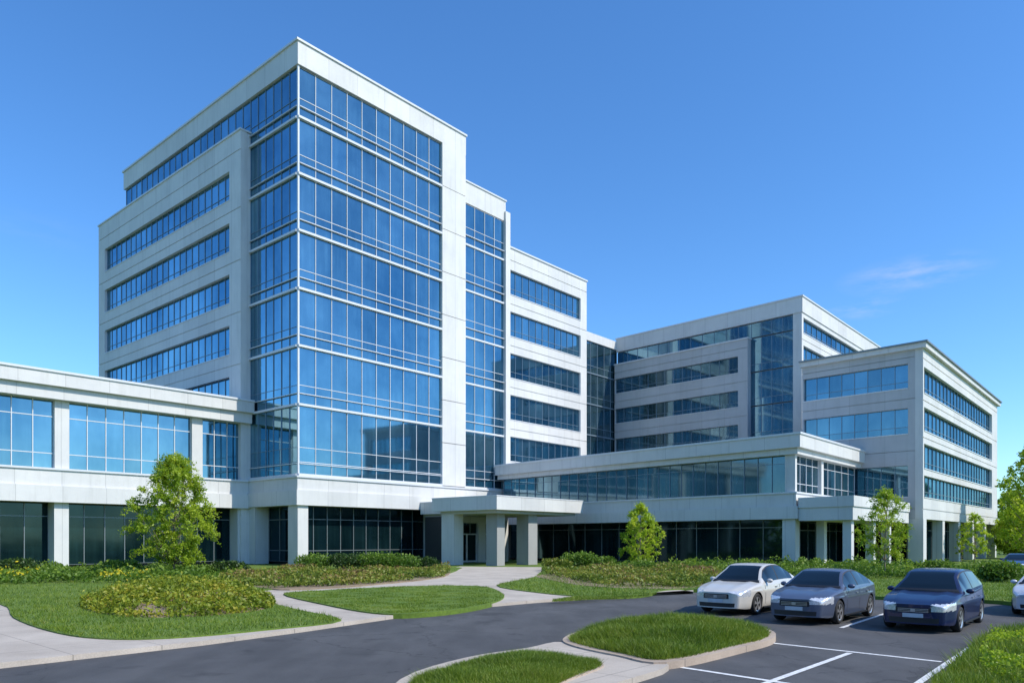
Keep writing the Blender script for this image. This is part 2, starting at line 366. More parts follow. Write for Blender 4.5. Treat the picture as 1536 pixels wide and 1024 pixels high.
# ================================================================= CANOPY
can = thing('entrance_canopy', 'flat white entrance canopy on square pillars at the foot of the tall tower', 'canopy', (*T.P(14, -10), 0))
def L_poly(e): return [T.P(8.82-e, -13.9-e), T.P(20.4+e, -13.9-e), T.P(20.4+e, -.4), T.P(13+e*-1, -.4), T.P(13-e, -6.5+e), T.P(8.82-e, -6.5+e)]
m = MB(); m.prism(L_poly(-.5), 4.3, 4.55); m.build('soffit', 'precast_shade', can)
m = MB(); m.prism(L_poly(0), 4.55, 5.62); m.build('fascia', 'precast_white', can)
m = MB(); m.prism(L_poly(.03), 5.62, 5.70); m.build('roof', 'white_metal', can)
for (a, b, w, w2, mt) in ((9.35, -8.6, 1.1, 1.5, 'precast_white'), (10.4, -12.5, .95, 1.2, 'precast_grey'), (13.9, -12.9, 1.2, 1.3, 'precast_grey'), (19.0, -8.5, 1.0, 1.0, 'precast_grey')):  # grey pillars carry the shade under the canopy in their colour
    prism(can, 'pillar', T, a, a+w, b, b+w2, 0, 4.3, mt)
ves = thing('entrance_vestibule', 'glazed entrance lobby with double doors beneath the flat canopy', 'entrance', (*T.P(17, -3), 0))
VF = Face(T.P(0, -5), dR)
prism(ves, 'core', T, 13.4, 19.9, -4.4, -.6, 0, 4.28, 'dark_metal')
m = MB()
for a, b in ((13.0, 13.5), (16.1, 17.1), (19.8, 20.3)): m.box(VF, a, b, -.6, 0, 0, 4.28)
m.box(VF, 13.5, 16.1, -.6, -.02, 3.7, 4.28); m.box(VF, 17.1, 19.8, -.6, -.02, 3.7, 4.28); m.build('wall', 'precast_white', ves)
window(ves, VF, 13.5, 16.1, 2.7, 3.7, 3, [], -.3, 'glass_dark', .08, 'grey_metal'); window(ves, VF, 17.1, 19.8, 2.7, 3.7, 3, [], -.3, 'glass_dark', .08, 'grey_metal')
for s0 in (13.5, 14.8, 17.1, 18.45):
    d = MB(); w = 1.3 if s0 < 16 else 1.35
    d.quad([VF.pt(s0+.08, -.3, .1), VF.pt(s0+w-.08, -.3, .1), VF.pt(s0+w-.08, -.3, 2.6), VF.pt(s0+.08, -.3, 2.6)]); dd = d.build('door', 'glass_dark', ves, recalc=False)
    k = MB(); k.box(VF, s0, s0+.08, -.34, -.24, .04, 2.7); k.box(VF, s0+w-.08, s0+w, -.34, -.24, .04, 2.7); k.box(VF, s0+.08, s0+w-.08, -.34, -.25, 2.6, 2.69); k.box(VF, s0+.08, s0+w-.08, -.34, -.25, .04, .2); k.build('door_frame', 'white_metal', dd)
    k = MB(); k.box(VF, s0+w-.2, s0+w-.15, -.22, -.16, .9, 1.7); k.build('door_handle', 'alloy', dd)

# ================================================================= PODIUM
dLp = (-.683, .7304)
PF = Frame((21.06, 54.89), dR, dLp); PL = Face(PF.O, dLp, -1); PR = Face(PF.O, dR)
pod = thing('low_wing', 'long low two-storey wing with wide overhanging white roof between tower and right block', 'office building', (*PF.P(5, 10), 0))
prism(pod, 'core', PF, .6, 15.2, .6, 32.4, 3.7, 8.5, 'precast_grey')
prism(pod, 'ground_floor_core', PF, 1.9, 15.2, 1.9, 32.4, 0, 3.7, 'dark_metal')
prism(pod, 'roof_fascia', PF, -.6, 15.3, -.6, 32.9, 8.95, 9.9)
prism(pod, 'roof_fascia', PF, -.3, 15.3, -.3, 32.8, 8.5, 8.95)
prism(pod, 'roof', PF, -.68, 15.3, -.68, 32.95, 9.9, 10.05, 'white_metal')
prism(pod, 'base_band', PF, -.25, 15.2, -.25, 32.7, 3.7, 4.65)
prism(pod, 'base_band', PF, -.1, 15.2, -.1, 32.7, 4.65, 5.6)
prism(pod, 'window_ledge', PF, -.2, 15.2, -.2, 32.7, 5.6, 5.72, 'white_metal')
m = MB(); m.box(PR, 0, .35, -.6, 0, 5.72, 8.5); m.box(PL, .6, .8, -.6, -.01, 5.72, 8.5); m.build('pier', 'precast_white', pod)
for a, b in ((.8, 11.3), (11.3, 21.8), (21.8, 32.4)):
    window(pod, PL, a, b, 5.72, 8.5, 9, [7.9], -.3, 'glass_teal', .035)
    window(pod, PL, max(a, 1.2), b, .2, 3.7, 5, [3.1], -1.3, 'glass_dark', .05, 'grey_metal')
wins = [(.35, 5.6), (6.1, 14.8)]
for a, b in wins: window(pod, PR, a, b, 5.72, 8.5, 4 if a < 1 else 5, [7.9, 6.4], -.3, 'glass_teal', .045, 'white_metal')
m = MB(); m.box(PR, 5.6, 6.1, -.6, 0, 5.72, 8.5); m.build('pier', 'precast_white', pod)
prism(pod, 'column', PF, 0, .9, 0, 1.0, 0, 3.7)
window(pod, PR, .9, 14.8, .2, 3.55, 8, [2.9], -1.3, 'glass_dark', .05, 'grey_metal')
m = MB(); m.prism([PF.P(-.0, -.26), PF.P(-.3, -4.3), PF.P(14.6, -4.3), PF.P(14.6, -.26)], 3.55, 4.5); m.build('terrace_slab', 'precast_white', pod)
m = MB(); m.prism([PF.P(-.1, -.27), PF.P(-.4, -4.4), PF.P(14.6, -4.4), PF.P(14.6, -.27)], 4.5, 5.25); m.build('terrace_slab', 'precast_white', pod)
for a, b in ((.3, -4.0), (5.6, -4.0), (9.8, -4.0), (2.2, -1.4)):
    prism(pod, 'column', PF, a, a+.6, b, b+.6, 0, 3.55)

# ================================================================= RIGHT FRONT BLOCK
dL3 = (-.7128, .7014)
B3F = Frame((34.7, 62.3), dR, dL3); B3L = Face(B3F.O, dL3, -1); B3R = Face(B3F.O, dR)
b3 = thing('office_block', 'four-storey white block with ribbon windows and dark-edged roof at far right', 'office building', (*B3F.P(15, 5), 0))
e3 = B3L.s(1203)
prism(b3, 'core', B3F, .5, 36.2, .5, e3, 3.9, 18.2)
prism(b3, 'ground_floor_core', B3F, 1.9, 36, 1.9, e3, 0, 3.9, 'dark_metal')
ribbon(b3, B3R, 0, 36.5, .35, B3R.s(1488), 18.3, 3.9, [(14.6, 16.8), (11.4, 13.4), (8.2, 10.3), (5.75, 7.6)], 22, glass='glass_blue')
m_rows = [(15.1, 17.2), (11.2, 13.4), (5.8, 8.5)]
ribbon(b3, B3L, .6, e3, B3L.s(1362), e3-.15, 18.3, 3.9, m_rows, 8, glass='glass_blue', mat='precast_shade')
prism(b3, 'roof', B3F, -.35, 36.9, -.3, e3+.1, 18.3, 18.72, 'precast_white')
prism(b3, 'roof_edge', B3F, -.5, 37.05, -.45, e3+.15, 18.72, 18.86, 'grey_metal')
prism(b3, 'column', B3F, 0, 1.1, -.02, 1.17, 0, 3.9)
for s_ in (7.5, 14.5, 21.5, 28.5, 35.3): prism(b3, 'column', B3F, s_, s_+.9, .05, .9, 0, 3.9)
window(b3, B3R, 1.1, 36, .2, 3.9, 20, [3.0], -1.5, 'glass_dark', .05, 'grey_metal')
window(b3, B3L, 1.2, e3, .2, 3.9, 6, [3.0], -1.5, 'glass_dark', .05, 'grey_metal')

# ================================================================= REAR BLOCK
B2F = Frame((32.2, 82.), dR, dL3); B2L = Face(B2F.O, dL3, -1); B2R = Face(B2F.O, dR)
b2 = thing('office_block', 'rear white block with glazed corner bay and strip of top-floor windows behind the low wing', 'office building', (*B2F.P(8, 8), 0))
e2 = B2L.s(925)
prism(b2, 'core', B2F, .5, 31, .6, e2-.1, 0, 27.3, 'precast_grey')
prism(b2, 'parapet', B2F, -.1, 31.5, -.1, e2, 27.4, 29.1)
prism(b2, 'coping', B2F, -.2, 31.6, -.2, e2+.1, 29.1, 29.26, 'white_metal')
ribbon(b2, B2R, 0, 31.4, .5, B2R.s(1290), 27.4, 8, [(25.2, 26.9), (22.0, 23.8), (18.1, 19.9)], 12)
m = MB(); m.box(B2L, .6, 1.0, -.6, 0, 8, 27.4); m.build('pier', 'precast_white', b2)
s0b = B2L.s(1126)
zz = [27.35, 25.6, 21.6, 17.65, 13.7, 9.8]
for i in range(5):
    window(b2, B2L, 1.0, s0b, zz[i+1]+.08, zz[i]-.04, 4, [zz[i+1]+.9] if i else [], -.15, 'glass_blue', .045)
window(b2, B2L, s0b, e2-.1, 25.68, 27.3, 12, [], -.15, 'glass_blue', .04)
rb = thing('office_block', 'shaded projecting white block with ribbon windows on the rear building, left of its glazed bay', 'office building', (*B2F.P(0, 14), 0))
RBL = Face(B2F.P(-.8, 0), dL3, -1)
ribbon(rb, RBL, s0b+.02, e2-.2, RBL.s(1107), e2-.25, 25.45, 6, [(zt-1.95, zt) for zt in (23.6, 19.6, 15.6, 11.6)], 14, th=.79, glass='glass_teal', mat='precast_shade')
prism(rb, 'coping', B2F, -.92, .3, s0b-.08, e2-.15, 25.45, 25.6, 'white_metal')
LO = B2F.P(.0, e2); LKF = Frame(LO, dR, dL3); LK = Face(LO, dR)
lk = thing('glass_link', 'recessed glass link in shade joining the stepped wing and the rear block', 'office building', (*LKF.P(-5, 3), 0))
prism(lk, 'core', LKF, -22, .4, .6, 12, 0, 27.6, 'precast_grey')
prism(lk, 'parapet', LKF, -22, .4, -.05, 12, 27.7, 28.8)
zz = [27.65, 23.6, 19.6, 15.6, 11.6, 7.5]
for i in range(5):
    window(lk, LK, -12, .2, zz[i+1]+.1, zz[i], 8, [zz[i+1]+1.0], -.15, 'glass_teal', .05)
    m = MB(); m.box(LK, -12, .2, -.4, -.02, zz[i+1]-.06, zz[i+1]+.06); m.build('floor_band', 'mullion_metal', lk)

# ================================================================= GROUND
def smooth(P, n=6):
    out = []; N = len(P)
    for i in range(N):
        p0, p1, p2, p3 = [np.array(P[(i+k-1) % N], float) for k in range(4)]
        for t in np.linspace(0, 1, n, endpoint=False):
            out.append(tuple(.5*((2*p1)+(-p0+p2)*t+(2*p0-5*p1+4*p2-p3)*t*t+(-p0+3*p1-3*p2+p3)*t**3)))
    return out
def slab(name, P, z0, z1, mat, kind='structure', parent=None):
    m = MB(); m.prism(P, z0, z1); o = m.build(name, mat, parent)
    if kind: o['kind'] = kind
    return o
def gp(L, z): return [g(u, v, z) for u, v in L]
slab('ground', [(-900, -300), (900, -300), (900, 1500), (-900, 1500)], -1, -.02, 'turf')
edge = [(-200, 1028), (0, 1002), (150, 985), (300, 968), (450, 948), (600, 926), (700, 913), (800, 904), (900, 897), (1040, 888)]
EW = gp(edge, 0)
right = [(10.5, 29.6), (13.6, 27.6), (17, 25.6), (20.5, 24.6), (30, 19), (50, 9), (70, -30), (-60, -30), (-60, -6), (-30, 3), (-15, 8.6)]
slab('road', EW+right, -.5, 0, 'asphalt')
slab('access_road', gp([(1440, 858), (1900, 856), (1900, 868), (1440, 865)], 0), -.4, .0, 'asphalt')
pv = [(1040, 886.5), (985, 880), (900, 868), (815, 860), (812, 850), (690, 849), (640, 860), (560, 868), (440, 876), (360, 880), (-200, 888)]
PVW = [(x, y+.0) for x, y in gp(edge, 0)]
PVW = [(EW[0][0]-9, EW[0][1]-5)]+PVW+gp(pv, .1)+[(-32, 25)]
slab('pavement', PVW, -.3, .10, 'concrete_path')
L1 = [(-300, 850), (-300, 884), (-100, 893), (0, 905), (20, 925), (75, 945), (150, 956), (260, 955), (400, 943), (512, 929), (445, 913), (405, 902), (380, 888), (430, 881), (520, 874), (640, 866), (688, 853), (650, 850), (300, 850)]
L2 = [(425, 890), (480, 885), (600, 879), (715, 878), (752, 888), (750, 899), (700, 911), (620, 919), (560, 918), (490, 906)]
L3 = [(745, 877), (800, 865), (812, 857), (840, 851), (1000, 851), (1180, 853), (1300, 852), (1700, 850), (1700, 880), (1560, 901), (1480, 899), (1330, 894), (1180, 889), (1060, 883), (1000, 884), (960, 891), (880, 893), (810, 888)]
L4 = [(828, 902), (870, 893.5), (985, 890), (930, 896)]
L5 = [(1395, 1040), (1440, 990), (1475, 955), (1540, 938), (1800, 935), (1900, 1100), (1450, 1200)]
def lawn(name, L, z, mat='turf', n=4, dy=0):
    P = smooth(gp(L, z), n); return slab(name, P, -.2, z, mat), P
for L, z in ((L1, .13), (L2, .14), (L3, .13), (L5, .12)): lawn('lawn', L, z)
def dome(name, P, z0, hgt, mat, rings=8):
    c = np.mean(np.array(P), 0); m = MB(); n = len(P); K = [1-(i/rings) for i in range(rings)]
    R = [[(c[0]+k*(p[0]-c[0]), c[1]+k*(p[1]-c[1]), z0+hgt*(1-k*k)) for p in P] for k in K]
    for a, b in zip(R[:-1], R[1:]):
        for i in range(n):
            j = (i+1) % n; m.quad([a[i], a[j], b[j], b[i]])
    for i in range(n): m.quad([R[-1][i], R[-1][(i+1) % n], (*c, z0+hgt)])
    o = m.build(name, mat, None, smooth=True); o['kind'] = 'structure'; return c
IA = [(845, 957), (880, 944), (960, 934), (1080, 932), (1150, 943), (1162, 955), (1120, 968), (1000, 993), (925, 982), (860, 968)]
IAw = smooth(gp(IA, .12), 5)
slab('kerb', IAw, -.2, .13, 'kerb_stone')
ca = np.mean(np.array(IAw), 0); IAi = [tuple(ca+(np.array(p)-ca)*.93) for p in IAw]
dome('island_mound', IAi, .10, .34, 'turf')
SW = [(790, 971), (845, 962), (925, 984), (1003, 996), (905, 1030), (700, 1120), (560, 1100), (600, 1018), (700, 985)]
SWw = smooth(gp(SW, .1), 4); slab('pavement', SWw, -.2, .10, 'concrete_path')
IB = [(600, 1036), (650, 1010), (720, 988), (800, 980), (880, 990), (905, 998), (850, 1020), (790, 1050), (650, 1090)]
IBw = smooth(gp(IB, .12), 5); cb = np.mean(np.array(IBw), 0)
slab('kerb', IBw, -.2, .125, 'kerb_stone'); IBi = [tuple(cb+(np.array(p)-cb)*.97) for p in IBw]
dome('island_mound', IBi, .10, .18, 'turf')
MD = [(120, 905), (170, 888), (250, 880), (350, 883), (402, 897), (408, 910), (340, 921), (230, 926), (150, 920)]
MDw = smooth(gp(MD, .13), 5); dome('planting_mound', MDw, .12, .55, 'mulch')
for L in ([(330, 868), (400, 862), (520, 862), (640, 856), (672, 853), (665, 864), (560, 876), (470, 882), (400, 882)],
          [(808, 862), (900, 856), (1050, 858), (1090, 866), (1040, 880), (960, 882), (880, 878), (830, 870)]):
    slab('mulch_bed', smooth(gp(L, .14), 4), 0, .145, 'mulch')
def line(a, b, w=.11, z=.005):
    p = np.array(g(*a)); q = np.array(g(*b)); d = (q-p)/np.linalg.norm(q-p); n = np.array((-d[1], d[0]))*w/2
    m = MB(); m.quad([(*(p-n), z), (*(q-n), z), (*(q+n), z), (*(p+n), z)]); o = m.build('parking_line', 'road_paint'); o['kind'] = 'structure'
line((1150, 963), (1412, 992)); line((1000, 997), (1230, 1032)); line((1275, 979), (1100, 1042), z=.009); line((1262, 941), (1342, 915)); line((1455, 971), (1340, 1050), z=.009)

# ------------------------------------------------------------------ vegetation
def quads_np(name, V, R, mat, parent=None, tri=False):
    k = 3 if tri else 4; n = len(V)//k
    me = bpy.data.meshes.new(name); me.vertices.add(len(V)); 
    if parent: V = V-np.array(ORI.get(parent.name, (0, 0, 0)))
    me.vertices.foreach_set('co', V.astype(np.float32).ravel())
    me.loops.add(len(V)); me.loops.foreach_set('vertex_index', np.arange(len(V), dtype=np.int32))
    me.polygons.add(n); me.polygons.foreach_set('loop_start', np.arange(0, len(V), k, dtype=np.int32))
    me.update(calc_edges=True)
    at = me.attributes.new('rnd', 'FLOAT', 'FACE'); at.data.foreach_set('value', R.astype(np.float32))
    me.materials.append(MATS[mat]); o = bpy.data.objects.new(name, me); C.objects.link(o)
    if parent: o.parent = parent
    return o
def leaves(name, P, size, mat, parent=None, R=None, asp=.55, up=0.):
    n = len(P); a = rng.normal(size=(n, 3)); a[:, 2] += up; a /= np.linalg.norm(a, axis=1)[:, None]
    b = np.cross(a, rng.normal(size=(n, 3))); b /= np.linalg.norm(b, axis=1)[:, None]
    s = size*rng.uniform(.6, 1.35, (n, 1)); A = a*s; B = b*s*asp
    V = np.stack([P-A, P-B*1., P+A, P+B*1.], 1).reshape(-1, 3)
    if R is None: R = rng.random(n)
    return quads_np(name, V, R, mat, parent)
def inside(P, x, y):
    c = np.zeros(len(x), bool); n = len(P)
    for i in range(n):
        x1, y1 = P[i]; x2, y2 = P[(i+1) % n]
        k = ((y1 > y) != (y2 > y)) & (x < (x2-x1)*(y-y1)/((y2-y1)+1e-12)+x1); c ^= k
    return c
def scatter(P, n, pw=2.):
    A = np.array(P); lo = A.min(0); hi = A.max(0); xs = []; ys = []; got = 0
    ymin = max(lo[1], 6.)
    for _ in range(400):
        x = rng.uniform(lo[0], hi[0], n*2); y = rng.uniform(lo[1], hi[1], n*2)
        k = inside(P, x, y) & (rng.random(n*2) < (ymin/np.maximum(y, ymin))**pw)
        xs.append(x[k]); ys.append(y[k]); got += k.sum()
        if got >= n: break
    return np.concatenate(xs)[:n], np.concatenate(ys)[:n]
def wob(x, y, f=1.): return .5+.25*np.sin(x*1.7*f+1.3*np.sin(y*1.1*f))+.25*np.sin(y*2.3*f+1.7*np.sin(x*.9*f+2))
def blades(name, x, y, z, hgt, wid, label, mat='grass_blade'):
    n = len(x); h = hgt*rng.uniform(.4, 1.35, n)*(.4+.9*wob(x, y, 2.1)+.35*wob(x, y, 6.3)); w = wid*rng.uniform(.6, 1.3, n); a = rng.uniform(0, 6.28, n); ln = rng.normal(0, .5, (n, 2))
    dx = np.cos(a)*w; dy = np.sin(a)*w
    V = np.stack([np.stack([x-dx, y-dy, z], 1), np.stack([x+dx, y+dy, z], 1), np.stack([x+ln[:, 0]*h, y+ln[:, 1]*h, z+h], 1)], 1).reshape(-1, 3)
    R = np.clip(.2+.35*wob(x, y, .8)+.2*wob(y, x, 3.1)+rng.normal(0, .18, n), 0, 1)
    o = quads_np(name, V, R, mat, tri=True); return tag(o, label, 'grass', kind='stuff')
def dome_pts(P, n, z0, hgt):
    P = np.array(P); c = P.mean(0); i = rng.integers(0, len(P), n); t = rng.random((n, 1)); e = P[i]*(1-t)+P[(i+1) % len(P)]*t
    k = np.sqrt(rng.random((n, 1))); q = c+k*(e-c); return q[:, 0], q[:, 1], z0+hgt*(1-k[:, 0]**2)-.01
x, y, z = dome_pts(IAi, 60000, .10, .34); blades('grass', x, y, z, .12, .008, 'grass growing over the kerbed parking island')
x, y, z = dome_pts(IBi, 60000, .10, .18); blades('grass', x, y, z, .095, .006, 'grass on the foreground island at the bottom of the frame')
for L, n, h, w, lab in ((L1, 90000, .075, .011, 'mown grass around the planted mound left of the path'), (L2, 50000, .05, .012, 'mown grass of the oval lawn before the entrance'), (L3, 80000, .09, .014, 'grass between the low wing and the parked cars'), (L5, 80000, .15, .009, 'rough grass at the bottom right corner')):
    P = smooth(gp(L, .13), 4)
    x, y = scatter(P, n); blades('grass', x, y, np.full(len(x), .12), h, w, lab)
x, y = scatter(smooth(gp(L4, .1), 3), 4000); blades('grass', x, y, np.full(len(x), .1), .06, .012, 'thin strip of grass beside the road before the long low wing')
def cover(L, n, hgt, size, mat, label, base=.13, cat='ground cover', f=1., name='ground_cover', gap=0.):
    P = smooth(gp(L, base), 4); x, y = scatter(P, n, 1.2)
    if gap:
        k = wob(x*1.3+5, y*1.1, .55)+rng.normal(0, .07, len(x)) > gap; x = x[k]; y = y[k]
    z = base+hgt*(.25+1.0*wob(x, y, f)*(.5+wob(y, x, 2.7*f)))*np.sqrt(rng.random(len(x)))
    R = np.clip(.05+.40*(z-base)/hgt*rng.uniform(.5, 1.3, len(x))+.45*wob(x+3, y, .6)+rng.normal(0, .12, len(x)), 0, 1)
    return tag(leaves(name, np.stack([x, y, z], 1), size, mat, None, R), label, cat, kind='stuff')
x, y, z = dome_pts(MDw, 28000, .14, .55); z = z+rng.random(len(x))*.26*(.2+wob(x, y, 3)*wob(y, x, 5)*1.6)
k = wob(x*1.2+2, y, .9)+rng.normal(0, .08, len(x)) > .13; x, y, z = x[k], y[k], z[k]
R = np.clip(.10+.45*wob(x+1, y, 1.2)+.3*wob(y, x, 4)+rng.normal(0, .16, len(x)), 0, 1)
tag(leaves('ground_cover', np.stack([x, y, z], 1), .055, 'leaf_yellow', None, R), 'yellow-green creeping plants on the round mound beside the tree', 'ground cover', kind='stuff')
cover([(-100, 862), (0, 858), (120, 856), (330, 858), (360, 866), (240, 874), (100, 874), (-100, 878)], 16000, .5, .09, 'leaf_mid', 'green planting along the foot of the left wing', gap=.15)
cover([(330, 866), (420, 858), (530, 858), (640, 855), (672, 853), (668, 864), (600, 872), (520, 878), (440, 881), (370, 882)], 26000, .42, .075, 'leaf_olive', 'olive ground cover in the bed between tower and oval lawn', gap=.28, f=.8)
cover([(812, 858), (870, 852), (960, 853), (1060, 856), (1090, 864), (1050, 878), (980, 880), (900, 876)], 24000, .42, .075, 'leaf_olive', 'olive ground cover in the bed before the long low wing', gap=.28, f=.8)
cover([(1060, 860), (1200, 856), (1500, 855), (1536, 870), (1400, 868), (1200, 866)], 18000, .5, .08, 'leaf_mid', 'green planting strip behind the parked cars', gap=.2)
cover([(900, 853), (1060, 851.5), (1300, 852), (1380, 853), (1300, 856), (1000, 857)], 14000, .6, .09, 'leaf_mid', 'green hedge along the glass of the long low wing', cat='hedge', name='hedge')
cover([(1480, 968), (1525, 950), (1700, 945), (1700, 1020), (1490, 1020)], 14000, .26, .03, 'leaf_bright', 'low leafy plants at the lower right edge of the frame', cat='shrubbery', f=2., gap=.3)
cover([(-60, 860), (40, 858), (60, 862), (-60, 868)], 160, .5, .07, 'petal_yellow', 'yellow flowers at the far left edge below the wing windows', cat='flowers', name='flowers', base=.45)
cover([(150, 862), (210, 861), (230, 864), (160, 867)], 110, .3, .065, 'petal_yellow', 'yellow flowers just left of the largest young tree', cat='flowers', name='flowers', base=.42)
def tube(m, pts, rad, n=7):
    rings = []
    for i, p in enumerate(pts):
        p = Vector(p); d = (Vector(pts[min(i+1, len(pts)-1)])-Vector(pts[max(i-1, 0)])).normalized()
        a = d.orthogonal().normalized(); b = d.cross(a)
        rings.append([tuple(p+(a*math.cos(k*2*math.pi/n)+b*math.sin(k*2*math.pi/n))*rad[i]) for k in range(n)])
    for r, s in zip(rings[:-1], rings[1:]):
        for k in range(n): j = (k+1) % n; m.quad([r[k], r[j], s[j], s[k]])
def shrub(u, v, w, h, mat, label, n=2600, size=.08, group='shrubs planted along the buildings'):
    x0, y0 = g(u, v, .12); t = thing('shrub', label, 'shrub', (x0, y0, .12), 0, None)
    if group: t['group'] = group
    nc = 9; P = []
    for i in range(nc):
        c = np.array((rng.uniform(-.55, .55)*w*.6, rng.uniform(-.5, .5)*w*.5, h*rng.uniform(.3, .62))); d = rng.normal(size=(n//nc, 3)); d /= np.linalg.norm(d, axis=1)[:, None]
        P.append(c+d*np.array((w*.28, w*.28, h*.36))*rng.uniform(.6, 1.2, (n//nc, 1)))
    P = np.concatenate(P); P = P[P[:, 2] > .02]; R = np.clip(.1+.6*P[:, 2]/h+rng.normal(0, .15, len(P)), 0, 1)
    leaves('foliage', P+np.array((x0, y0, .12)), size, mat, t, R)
    m = MB()
    for i in range(4):
        a = random.uniform(0, 6.28); tube(m, [(x0, y0, .1), (x0+math.cos(a)*w*.2, y0+math.sin(a)*w*.2, h*.5)], [.02, .008], 5)
    m.build('stem', 'bark', t)
SH = [(478, 853, 2.6, 1.1, 'leaf_mid', 'wide green shrub just right of the tower corner column'), (520, 853, 2.8, 1.2, 'leaf_dark', 'dark shrub before the tower ground-floor glass, second from the corner'),
      (560, 853, 2.6, 1.25, 'leaf_mid', 'shrub at the middle of the tower ground-floor glass'), (600, 853, 2.6, 1.2, 'leaf_mid', 'green shrub left of the entrance canopy'), (636, 852, 2.0, .9, 'leaf_dark', 'small dark shrub nearest the left canopy pillar'),
      (836, 855, 1.8, 1.0, 'leaf_olive', 'olive shrub just right of the canopy pillar'), (868, 854, 2.2, 1.3, 'leaf_mid', 'taller green shrub between canopy and young tree'), (902, 854, 1.8, 1.0, 'leaf_mid', 'green shrub left of the slim tree before the low wing'),
      (30, 862, 2.4, 1.0, 'leaf_dark', 'dark shrub at the foot of the left wing near the picture edge'), (1410, 862, 2.0, 1.0, 'leaf_mid', 'green shrub behind the navy car'), (1500, 872, 2.0, 1.1, 'leaf_mid', 'green shrub at right beyond the navy car'),
      (180, 862, 1.8, .9, 'leaf_mid', 'green shrub left of the largest young tree'), (350, 862, 2.0, .9, 'leaf_dark', 'dark shrub right of the largest young tree')]
for s_ in SH: shrub(*s_)
SHP = lambda q: float(np.interp(q, [0, .12, .35, .6, .85, 1], [.50, .85, 1.0, .85, .5, .2]))
def tree(x0, y0, ht, cw, cb, label, mat='leaf_bright', n=16000, size=.10, trunk=.07, name='young_tree', shape=SHP, group=None, ncl=70, cat='tree', sgm=1.):
    t = thing(name, label, cat, (x0, y0, 0), 0, group)
    m = MB(); top = (x0+random.uniform(-.1, .1)*ht*.3, y0, ht*.93)
    sp = [(x0, y0, 0), (x0+random.uniform(-.02, .02)*ht, y0, ht*.3), (x0+random.uniform(-.03, .03)*ht, y0, ht*.6), top]
    tube(m, sp, [trunk, trunk*.8, trunk*.5, trunk*.12], 8)
    P = []; R = []; base = cb*ht
    for i in range(ncl):
        tt = (i+random.random())/ncl; r = shape(tt)*cw/2
        a = i*2.4+random.uniform(-.5, .5); rr = r*math.sqrt(random.uniform(.05, 1.0))*random.choice((.8, .95, 1.08)); z = base+tt*(ht-base)
        c = np.array((x0+math.cos(a)*rr, y0+math.sin(a)*rr, z))
        if i % 2 == 0:
            zb = max(base*.85, z-rr*.8-.1*ht); f_ = zb/ht; bx = np.interp(f_, [0, .3, .6, .93], [p[0] for p in sp])
            mid = ((bx+c[0])/2, (y0+c[1])/2, (zb+z)/2-.02*ht); tube(m, [(bx, y0, zb), mid, tuple(c)], [trunk*.35, trunk*.22, trunk*.06], 5)
        k = max(12, int(n/ncl*random.uniform(.5, 1.5)))
        nt_ = 7; tw = rng.normal(size=(nt_, 3))*.65+np.array((math.cos(a)*.8, math.sin(a)*.8, .5)); tw /= np.linalg.norm(tw, axis=1)[:, None]
        ti = rng.integers(0, nt_, k); L = rng.random(k)*cw*.13*sgm*random.uniform(.7, 1.3)
        d = tw[ti]*L[:, None]+rng.normal(size=(k, 3))*cw*.014*sgm; d[:, 2] -= (L/(cw*.13))**2*cw*.03
        P.append(c+d-np.array((math.cos(a), math.sin(a), .4))*cw*.05); R.append(np.clip(random.uniform(.1, .85)+rng.normal(0, .14, k), 0, 1))
    m.build('trunk', 'bark', t, smooth=True)
    leaves('crown', np.concatenate(P), size, mat, t, np.concatenate(R), .45)
    return t
x0, y0 = g(262, 868); tree(x0, y0, 6.7, 4.5, .15, 'largest bright green young tree standing on the lawn before the left wing', n=32000, size=.066, trunk=.055, ncl=170)
x0, y0 = g(961, 853); tree(x0, y0, 4.7, 3.5, .12, 'bright green young tree before the long low wing, right of the entrance', n=12000, size=.07, trunk=.05, ncl=90, mat='leaf_far')
x0, y0 = g(1328, 867); tree(x0, y0, 4.9, 3.3, .24, 'slender young tree between the slate sedan and the navy car', n=10000, size=.055, trunk=.045, ncl=90)
x0, y0 = g(1462, 844); tree(x0, y0, 4.5, 2.9, .2, 'small young tree before the far right block', n=6000, size=.07, trunk=.05, ncl=60, mat='leaf_far')
x0, y0 = 44.5, 72.; tree(x0*.985, y0, 3.6, 1.3, .2, 'thin sapling close to the far right block columns', n=2200, size=.06, trunk=.035, ncl=40)
BT = [(1548, 72, 11.2, 6.6, 'leaf_far', 'tall bright tree cut by the right edge of the frame'), (1516, 98, 8.5, 6.2, 'leaf_far', 'round tree just beyond the end of the far right block'), (1530, 84, 6.0, 6.0, 'leaf_far', 'low tree below the tall one at the right edge'),
      (1570, 105, 10, 9, 'leaf_bright', 'background tree beyond the right edge, farthest'), (1620, 80, 10, 9, 'leaf_bright', 'tree outside the right edge behind the silver car')]
for u, Y, h_, w_, mt, lab in BT: tree((u-CX)/FL*Y, Y, h_, w_, .1, lab, mt, 12000, .15, .18, 'broadleaf_tree', ncl=130)
def wood(name, pts, label, n=5000, hh=10, sz=.9, mat='leaf_dark'):
    P = []
    for (xa, ya), (xb, yb) in zip(pts[:-1], pts[1:]):
        t = rng.random(n); x = xa+(xb-xa)*t+rng.normal(0, 3, n); y = ya+(yb-ya)*t+rng.normal(0, 3, n)
        z = (hh*(.55+.45*wob(x*.25, y*.25)))*rng.random(n)**.6; P.append(np.stack([x, y, z], 1))
    P = np.concatenate(P); tag(leaves(name, P, sz, mat), label, 'wood', kind='stuff')
wood('wood', [(95, 70), (110, 130), (60, 190), (0, 200)], 'distant belt of woodland beyond the right block', 7000, 7, .7, 'leaf_mid')
